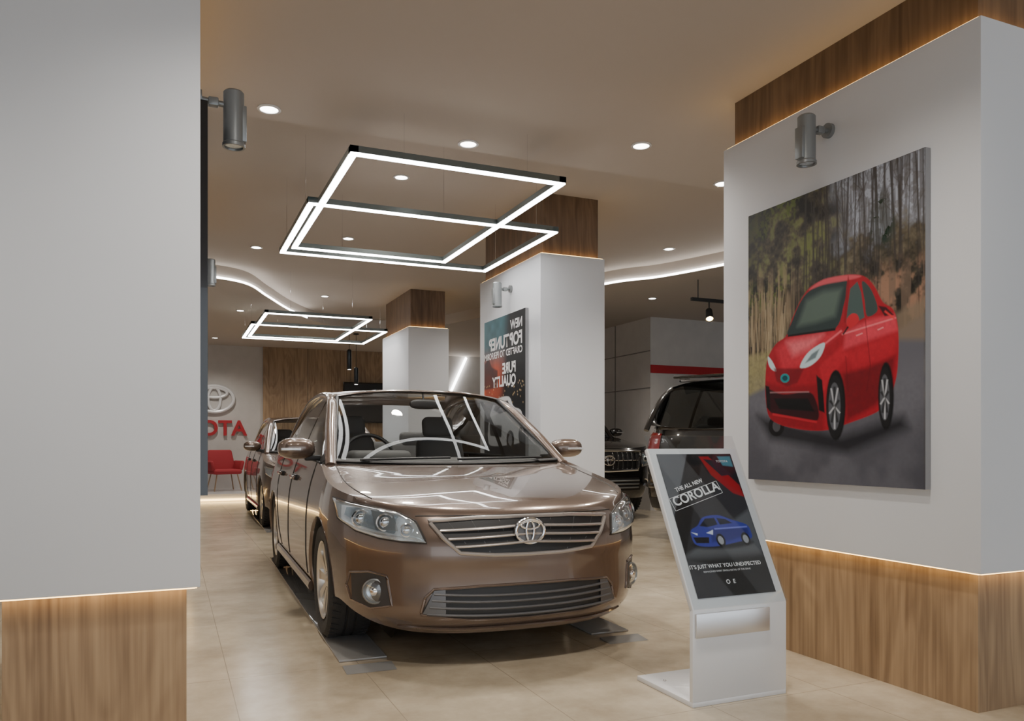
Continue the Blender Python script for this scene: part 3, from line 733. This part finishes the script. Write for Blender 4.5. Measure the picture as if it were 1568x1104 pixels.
mb.lathe([(.001,.1),(.04,.1),(.05,-.06),(.04,-.05)],(6.26,8.18,2.70),(.3,.5,.8),M_black,n=20); mb.lathe([(.001,0),(.042,0)],(6.245,8.155,2.66),(.3,.5,.8),M_amber,n=20); mb.tube([(6.27,8.2,2.78),(6.27,8.2,2.88)],.008,M_black); mb.obj('track_spotlight')
# ------------------------------------------------------------ pictures
def vnoise(h,w,gy,gx,seed):
    r=np.random.RandomState(seed).rand(gy+2,gx+2); yy=np.linspace(0,gy,h); xx=np.linspace(0,gx,w)
    y0=yy.astype(int); x0=xx.astype(int); fy=(yy-y0)[:,None]; fx=(xx-x0)[None,:]; fy=fy*fy*(3-2*fy); fx=fx*fx*(3-2*fx)
    a=r[y0][:,x0];b=r[y0][:,x0+1];c=r[y0+1][:,x0];d=r[y0+1][:,x0+1]
    return a*(1-fy)*(1-fx)+b*(1-fy)*fx+c*fy*(1-fx)+d*fy*fx
def fbm(h,w,gy,gx,seed,o=4):
    t=0;a=1;s=0
    for i in range(o): t=t+a*vnoise(h,w,gy*2**i,gx*2**i,seed+i); s+=a; a*=.6
    return t/s
class Img:
    def __init__(s,w,h,c,asp):
        s.w,s.h=w,h; s.a=np.zeros((h,w,3)); s.a[:]=np.array(srgb(*c)); s.U,s.V=np.meshgrid(np.linspace(0,1,w),np.linspace(0,1,h)); s.asp=asp; s.clip=None
    def blend(s,al,c):
        c=np.array(srgb(*c)) if not isinstance(c,np.ndarray) else c
        if s.clip is not None: al=al*s.clip
        s.a=s.a*(1-al[...,None])+c*al[...,None]
    def cov(s,pts,soft=1.0,T=None):
        if T: pts=[T(*p) for p in pts]
        X=s.U*s.w; Y=s.V*s.h; n=len(pts); ins=np.zeros(X.shape,bool); dm=np.full(X.shape,1e9)
        for i in range(n):
            x1,y1=pts[i][0]*s.w,pts[i][1]*s.h; x2,y2=pts[(i+1)%n][0]*s.w,pts[(i+1)%n][1]*s.h
            cnd=((y1>Y)!=(y2>Y)); xi=(x2-x1)*(Y-y1)/((y2-y1) if abs(y2-y1)>1e-9 else 1e-9)+x1; ins^=cnd&(X<xi)
            L2=(x2-x1)**2+(y2-y1)**2+1e-9; t=np.clip(((X-x1)*(x2-x1)+(Y-y1)*(y2-y1))/L2,0,1); dm=np.minimum(dm,np.hypot(X-x1-t*(x2-x1),Y-y1-t*(y2-y1)))
        sd=np.where(ins,dm,-dm); return np.clip(.5+sd/soft,0,1)
    def poly(s,pts,c,soft=1.0,al=1.0,T=None): s.blend(s.cov(pts,soft,T)*al,c)
    def ell(s,cx,cy,rx,ry,c,soft=1.0,al=1.0,T=None):
        s.poly([(cx+rx*math.cos(a*math.pi/12),cy+ry*math.sin(a*math.pi/12)) for a in range(24)],c,soft,al,T)
    def line(s,x1,y1,x2,y2,wd,c,al=1,T=None,soft=1.0):
        dx,dy=x2-x1,y2-y1; l=math.hypot(dx,dy)+1e-9; nx,ny=-dy/l*wd/2,dx/l*wd/2
        s.poly([(x1+nx,y1+ny),(x2+nx,y2+ny),(x2-nx,y2-ny),(x1-nx,y1-ny)],c,soft,al,T)
    def mesh(s,name,parent,O,u,v):
        O=np.array(O);u=np.array(u);v=np.array(v)
        P=O+s.U[...,None]*u+(s.V)[...,None]*v; P=P.reshape(-1,3); h,w=s.h,s.w
        idx=np.arange(h*w).reshape(h,w); F=np.stack([idx[:-1,:-1],idx[1:,:-1],idx[1:,1:],idx[:-1,1:]],-1).reshape(-1,4)
        me=bpy.data.meshes.new(name); me.from_pydata(P.tolist(),[],F.tolist()); at=me.color_attributes.new('Col','FLOAT_COLOR','POINT')
        c=np.ones((h*w,4),np.float32); c[:,:3]=s.a.reshape(-1,3); at.data.foreach_set('color',c.ravel()); me.materials.append(M_pic)
        o=bpy.data.objects.new(name,me); COL.objects.link(o); o.parent=parent; return o
def smooth_poly(P,n=5):
    out=[];N=len(P)
    for i in range(N):
        p0,p1,p2,p3=P[i-1],P[i],P[(i+1)%N],P[(i+2)%N]
        for k in range(n):
            t=k/n; out.append(tuple(.5*((2*p1[a])+(-p0[a]+p2[a])*t+(2*p0[a]-5*p1[a]+4*p2[a]-p3[a])*t*t+(-p0[a]+3*p1[a]-3*p2[a]+p3[a])*t**3) for a in (0,1)))
    return out
def Tp(px,py):
    t=(px-1147)/271; Zl,Zr=4.313,3.304; w=t*Zl/((1-t)*Zr+t*Zl); top=332+(225-332)*t; bot=733+(749-733)*t
    return (w,(py-top)/(bot-top))
im=Img(380,500,(60,58,44),.77); H_,W_=im.h,im.w; U,V=im.U,im.V
sm=lambda a,b,x: np.clip((x-a)/(b-a),0,1)**2*(3-2*np.clip((x-a)/(b-a),0,1))
n1=fbm(H_,W_,22,18,1); n3=fbm(H_,W_,6,5,3,3); n4=fbm(H_,W_,8,70,11,2); nf=fbm(H_,W_,90,70,21,2)
im.a[:]=np.array(srgb(92,84,68))
im.a*=np.clip(.12+2.6*(n1-.3),.10,2)[...,None]*(.5+1.0*nf)[...,None]
im.blend(sm(.42,.6,n3)*(1-sm(.3,.45,V))*(1-sm(.45,.62,U))*(.1+.9*sm(.4,.6,nf)),(88,100,44))
im.blend(sm(.50,.7,n1)*(1-sm(.3,.42,V))*(1-sm(.5,.65,U))*.6,(124,132,70))
im.blend((1-sm(.02,.25,U+V*.5))*.8,(34,33,28))
sky=sm(.42,.66,U+.35*(n3-.5))*(1-sm(.14,.26,V+.25*(n1-.5)))
im.blend(sky*.95,(168,174,188))
im.blend(sm(.45,.62,n4)*sky*.7,(84,80,78)); im.blend(sm(.52,.66,nf)*sky*.5,(92,88,84))
random.seed(5)
for k in range(34):
    x=random.uniform(.38,1.0); im.line(x,-.02,x+random.uniform(-.03,.03),random.uniform(.3,.46),random.uniform(.004,.011),(60,54,50),.8,soft=1.6)
for k in range(110):
    x=random.uniform(.45,1.0); y=random.uniform(0,.28); im.line(x,y,x+random.uniform(-.06,.06),y-random.uniform(.03,.1),.003,(76,70,66),.6,soft=1.3)
im.blend(im.cov([(.80,.08),(.83,.13),(.86,.2),(.83,.26),(.76,.24),(.74,.17),(.77,.12)],18)*(.4+.9*(n1>.5)),(48,56,46))
mid=sm(.28,.38,V)*(1-sm(.50,.6,V)); im.blend(mid*sm(.55,.75,U)*sm(.4,.6,n1)*.85,(156,118,96)); im.blend(mid*sm(.4,.6,U)*sm(.5,.62,n4)*.7,(112,94,80))
im.blend(sm(.20,.32,V+.1*(n1-.5))*(1-sm(.50,.60,V))*(1-sm(.20,.42,U))*sm(.38,.62,n4)*.8,(164,144,114))
for k in range(90):
    x=random.uniform(0,.26); y=random.uniform(.30,.46); im.line(x,y+.14,x+random.uniform(-.02,.02),y,.005,random.choice([(188,170,138),(150,130,100),(100,84,62)]),.55,soft=2)
for k in range(22):
    x=random.uniform(.28,.98); im.line(x,.2,x+random.uniform(-.03,.03),.5,.006,(44,38,34),.6,soft=2)
im.blend(im.cov([Tp(1147,545),Tp(1190,535),Tp(1195,600),Tp(1147,618)],10)*(.4+.6*nf),(158,150,106))
im.poly([Tp(1147,606),Tp(1200,580),Tp(1376,505),Tp(1419,480),Tp(1419,765),Tp(1146,765)],(94,94,102),10)
im.poly([Tp(1372,480),Tp(1419,455),Tp(1419,520),Tp(1376,520)],(126,110,92),10,.8)
im.blend(sm(.66,1.0,V)*.6,(54,54,62)); im.blend(sm(.58,.7,V)*sm(.35,.65,n3)*.30,(124,124,132)); im.blend(sm(.6,.7,V)*(nf-.3)*.25,(60,60,64))
im.poly([(1160,636),(1290,668),(1384,636),(1392,655),(1300,694),(1180,672)],(24,24,29),20,.9,Tp)
SP=smooth_poly
im.ell(1190,652,12,16,(16,16,18),T=Tp); im.ell(1190,652,6,9,(70,70,74),2,T=Tp)
body=SP([(1173,580),(1177,548),(1190,526),(1205,514),(1214,488),(1228,458),(1244,438),(1270,427),(1300,421),(1324,423),(1340,438),(1353,462),(1369,474),(1376,500),(1377,540),(1372,585),(1352,625),(1300,648),(1262,659),(1214,655),(1182,642),(1174,616)])
im.poly(body,(166,22,38),2,T=Tp)
im.clip=im.cov(body,2,Tp)
im.poly([(1190,535),(1212,514),(1290,506),(1268,526),(1236,556),(1200,572)],(206,50,66),14,.9,Tp)
im.poly([(1205,524),(1262,512),(1240,534),(1215,545)],(240,126,136),14,.7,Tp)
im.poly([(1296,506),(1335,488),(1372,480),(1378,505),(1330,522),(1292,536)],(218,70,86),8,.8,Tp)
im.poly([(1290,540),(1374,512),(1370,540),(1310,566)],(186,32,48),10,.7,Tp)
im.poly([(1292,572),(1330,562),(1372,545),(1366,590),(1340,622),(1298,644)],(104,10,22),9,.85,Tp)
im.poly([(1256,560),(1290,530),(1300,545),(1275,575),(1262,600)],(196,36,52),6,.7,Tp)
im.poly([(1174,585),(1200,592),(1250,588),(1262,600),(1262,660),(1174,650)],(128,12,26),8,.7,Tp)
im.blend((nf-.35)*.25*im.clip,(20,4,8))
im.line(1262,528,1290,506,3,(236,110,122),.8,Tp,2); im.line(1290,512,1374,486,2.4,(240,134,142),.7,Tp,2)
im.clip=None
im.poly(SP([(1214,492),(1226,464),(1240,446),(1262,436),(1298,430),(1293,468),(1281,502),(1246,508),(1208,514)]),(44,58,58),1.8,T=Tp)
im.poly([(1236,460),(1262,446),(1290,442),(1280,484),(1250,494),(1222,500)],(100,118,108),12,.7,Tp)
im.poly([(1208,513),(1281,502),(1280,506),(1207,516)],(18,18,20),1.5,T=Tp)
im.poly(SP([(1240,444),(1262,428),(1300,421),(1320,423),(1300,429),(1262,436)]),(216,92,102),3,.85,Tp)
im.poly([(1303,442),(1314,431),(1320,448),(1325,486),(1300,500),(1296,492)],(70,88,86),1.8,T=Tp)
im.poly(SP([(1321,431),(1333,440),(1343,462),(1344,477),(1329,484),(1325,460)]),(56,70,68),1.8,T=Tp)
im.poly([(1300,421),(1302,432),(1297,494),(1293,494),(1297,440)],(140,14,28),2,.9,Tp)
im.poly([(1346,468),(1358,470),(1370,482),(1356,484)],(60,18,24),2,T=Tp); im.line(1356,476,1371,488,3,(220,60,60),.9,Tp,2)
im.poly(SP([(1298,488),(1306,480),(1314,482),(1316,492),(1304,502),(1298,498)]),(196,38,50),1.8,T=Tp); im.line(1292,512,1300,500,2.5,(20,20,22),.9,Tp)
im.line(1326,488,1334,560,1.2,(90,6,16),.7,Tp,1.6); im.line(1334,560,1328,600,1.2,(90,6,16),.6,Tp,1.6); im.line(1296,545,1300,600,1.2,(90,6,16),.6,Tp,1.6)
im.line(1312,514,1322,510,2,(230,150,155),.8,Tp); im.line(1345,505,1354,501,2,(230,150,155),.8,Tp)
im.poly(SP([(1226,563),(1234,545),(1248,532),(1264,525),(1258,545),(1242,560)]),(196,218,226),1.8,T=Tp); im.poly([(1234,556),(1244,542),(1256,534),(1250,548)],(70,84,92),3,.8,Tp)
im.poly(SP([(1177,546),(1184,554),(1190,568),(1183,566),(1178,558)]),(196,218,226),1.8,T=Tp)
im.poly([(1186,564),(1232,564),(1222,586),(1206,592),(1190,584)],(110,10,24),4,.8,Tp)
im.ell(1203,579,7,7,(30,136,142),1.6,T=Tp); im.ell(1203,579,4,4,(12,70,80),T=Tp)
im.poly(SP([(1176,596),(1200,604),(1238,600),(1250,612),(1255,638),(1242,644),(1186,634),(1178,618)]),(48,10,17),3,T=Tp)
im.poly([(1186,610),(1238,610),(1248,630),(1194,626)],(10,10,12),2,T=Tp)
im.line(1184,634,1252,646,3.5,(186,34,48),.9,Tp,2); im.line(1180,601,1240,600,2,(186,150,155),.5,Tp,2)
im.poly([(1251,574),(1260,582),(1264,632),(1255,628)],(14,10,12),2.5,T=Tp); im.poly([(1173,590),(1179,592),(1181,630),(1175,624)],(14,10,12),2.5,T=Tp)
for cx,cy,rx,ry in ((1281,620,15,54),(1358,606,12,52)):
    im.ell(cx,cy,rx,ry,(10,10,11),3,T=Tp); im.ell(cx-1,cy+2,rx*.88,ry*.90,(24,24,26),3,T=Tp); im.ell(cx-2,cy+2,rx*.62,ry*.68,(84,86,92),1.6,T=Tp)
    for a in range(5):
        an=a*2*math.pi/5+.3; im.line(cx-2,cy+2,cx-2+rx*.58*math.cos(an),cy+2+ry*.64*math.sin(an),2.4,(186,188,194),.85,T=Tp,soft=1.5)
        an+=.63; im.line(cx-2,cy+2,cx-2+rx*.5*math.cos(an),cy+2+ry*.56*math.sin(an),3.5,(22,22,24),.85,T=Tp,soft=2)
E=empty('car_photo_poster',(2.928,2.895,1.606)); mb=MB(); mb.b2((-.03,-.55,-.716),(.0,.55,.716),M_edge); mb.obj('board',E)
im.mesh('print',E,(-.0315,.55,.716),(0,-1.10,0),(0,0,-1.432))
im=Img(200,290,(16,18,22),.7); U,V=im.U,im.V; n1=vnoise(290,200,20,14,7)
g=(1-sm(.35,.6,U+.25*(V-.3)))
im.blend(g*(1-sm(.25,.45,V)),(60,110,120)); im.blend(g*sm(.15,.4,V)*(1-sm(.5,.62,V)),(196,84,50)); im.blend(g*n1*.5,(24,40,48))
im.poly([(.0,.30),(.12,.26),(.2,.33),(.35,.36),(.35,.48),(0,.48)],(30,34,40),4,.8)
im.blend(sm(.55,.75,V)*.8,(30,34,44))
im.poly(SP([(.10,.76),(.14,.68),(.2,.62),(.32,.56),(.62,.55),(.74,.62),(.92,.66),(.95,.80),(.86,.86),(.2,.88),(.1,.82)]),(214,214,216),2)
im.poly([(.24,.63),(.34,.58),(.60,.575),(.68,.64),(.4,.66)],(30,36,44),2)
im.poly([(.14,.73),(.46,.74),(.44,.82),(.16,.81)],(40,42,46),2); im.ell(.66,.84,.09,.065,(16,16,18)); im.ell(.66,.84,.05,.038,(150,150,154)); im.ell(.90,.81,.05,.055,(16,16,18))
for k in range(40):
    x=random.random();y=random.uniform(.45,.6); im.ell(x,y,.008,.005,(230,200,150),2,.6)
E=empty('suv_photo_poster',(2.998,7.06,1.606)); mb=MB(); mb.b2((-.03,-.51,-.716),(.0,.51,.716),M_edge); mb.obj('board',E)
im.mesh('print',E,(-.0315,.51,.716),(0,-1.02,0),(0,0,-1.432))
def MT(y,z): return Matrix(((0,0,-1,-.034),(1,0,0,y),(0,1,0,z),(0,0,0,1)))
for s_,sz,y,z,b in (('NEW',.12,-.45,.60,.004),('FORTUNER',.165,-.45,.46,.006),('CRAFTED TO PERFORM',.09,-.45,.35,.002),('PURE',.14,-.30,.20,.005),('QUALITY',.14,-.30,.08,.005)):
    text(s_,sz,M_wtext,MT(y,z),E,'lettering',align='LEFT',bold=b)
# ------------------------------------------------------------ kiosk
E=empty('information_kiosk',(2.205,2.67,0)); mb=MB(); w=.245
mb.b2((-w,0,0),(w,.42,.022),M_plast,bev=.003)
mb.b2((-w,0,.02),(w,.022,.40),M_plast,bev=.002)
dv=Vector((0,.34,.66)); Lp=dv.length; dv.normalize(); nv=Vector((0,-dv.z,dv.y)); Rk=Matrix(((1,0,0),(0,dv.y,nv.y),(0,dv.z,nv.z)))
O=Vector((0,0,.40)); mb.box(O+dv*(Lp/2)-nv*.011,(2*w,Lp,.022),M_plast,R=Rk,bev=.002)
mb.b2((-w+.01,-.012,.285),(w-.1,-.002,.385),M_satin,bev=.002)
mb.ell((-w+.07,.30,.024),(.008,.008,.004),M_chrome)
mb.obj('stand',E)
mb=MB(); mb.box(O+dv*(Lp/2+.03)+nv*.009,(2*w-.004,Lp+.06,.004),M_acr,R=Rk); mb.obj('acrylic_cover',E)
im=Img(200,290,(44,44,48),.7); U,V=im.U,im.V
im.poly([(.0,.0),(.55,0),(.2,.40),(0,.5)],(96,98,102),3); im.poly([(0,.45),(.4,.0),(.62,0),(0,.72)],(24,24,27),3)
im.poly([(.52,0),(1,0),(1,.30),(.76,.20),(.60,.14)],(22,24,30),3); im.poly([(.55,.02),(.68,.02),(.98,.24),(1,.33),(.86,.30),(.64,.16)],(150,22,30),3); im.poly([(.60,.04),(.76,.05),(.92,.16),(.78,.17)],(30,34,46),2)
im.poly([(.8,.02),(.98,.02),(.98,.1),(.84,.09)],(70,160,180),3,.6)
im.poly([(0,.72),(1,.42),(1,.75),(.0,.86)],(96,98,102),8,.8)
im.blend(sm(.70,.78,V),(34,34,36)); im.poly([(.0,.75),(.25,.78),(.45,1),(0,1)],(70,70,74),4,.8)
im.ell(.52,.655,.40,.035,(16,16,20),6,.8)
im.poly(SP([(.14,.60),(.16,.55),(.26,.52),(.36,.465),(.56,.455),(.72,.49),(.90,.53),(.93,.585),(.90,.63),(.70,.65),(.40,.67),(.18,.655)]),(54,62,150),1.5)
im.poly([(.40,.55),(.90,.55),(.90,.60),(.6,.64),(.38,.64)],(36,42,110),6,.8)
im.poly([(.28,.525),(.38,.475),(.50,.472),(.52,.52),(.38,.535)],(24,28,44),1.5); im.poly([(.53,.473),(.64,.485),(.72,.515),(.55,.522)],(30,34,50),1.5)
im.poly([(.16,.60),(.36,.605),(.34,.645),(.18,.64)],(16,18,26),1.5); im.poly([(.15,.565),(.23,.575),(.22,.59)],(210,215,230),1.2); im.poly([(.34,.575),(.44,.555),(.42,.59)],(210,215,230),1.2)
im.line(.46,.55,.9,.545,.01,(130,138,220),.7)
for cx in (.50,.83):
    im.ell(cx,.63,.058,.046,(14,14,16)); im.ell(cx,.63,.036,.029,(150,152,158))
po=O+dv*.045; wp=.205; hp=Lp-.075
Op=po+dv*hp+nv*.003
im.mesh('print',E,tuple(Op+Vector((-wp,0,0))),(2*wp,0,0),tuple(-dv*hp))
def MK(u,v,rot=0,extra=.0045):
    p=Op+Vector((-wp+2*wp*u,0,0))-dv*hp*v+nv*extra*.5
    M=Matrix(((1,0,0,p.x),(0,dv.y,nv.y,p.y),(0,dv.z,nv.z,p.z),(0,0,0,1))); return M@Matrix.Rotation(rot,4,'Z')
text('COROLLA',.060,M_wtext,MK(.36,.30,.28),E,'lettering',bold=.0014)
text('THE ALL NEW',.026,M_wtext,MK(.30,.235,.28),E,'lettering',bold=.0006)
text("IT'S JUST WHAT YOU UNEXPECTED",.0235,M_wtext,MK(.46,.80),E,'lettering',bold=.0004)
text('REIMAGINED EVERY SINGLE DETAIL OF THE DRIVE',.011,M_wtext,MK(.46,.835),E,'lettering')
text('O  E',.026,M_wtext,MK(.46,.91),E,'lettering',bold=.0006)
text('TOYOTA',.016,M_wtext,MK(.84,.06),E,'lettering')
mb=MB()
cM=MK(.35,.30,.28); c3=cM.to_3x3(); c0_=cM.to_translation()
for (x,y,lx,ly) in ((0,-.038,.29,.002),(0,.022,.29,.002),(-.145,-.008,.002,.06),(.145,-.008,.002,.06)):
    mb.box(c0_+c3@Vector((x,y,0)),(lx,ly,.0008),M_wtext,R=c3)
mb.obj('print_rules',E)
# ------------------------------------------------------------ world + camera
W=bpy.data.worlds.new('World'); SC.world=W; W.use_nodes=True; bg=W.node_tree.nodes['Background']; bg.inputs['Color'].default_value=(.86,.93,1,1); bg.inputs['Strength'].default_value=1.7
cam=bpy.data.cameras.new('camera'); co=bpy.data.objects.new('camera',cam); COL.objects.link(co); SC.camera=co
co.location=(0,0,1.08); co.rotation_euler=(math.pi/2,0,-math.radians(23.4)); cam.sensor_fit='HORIZONTAL'; cam.sensor_width=36; cam.lens=36*1210/1568; cam.shift_y=128/1568; cam.clip_start=.02
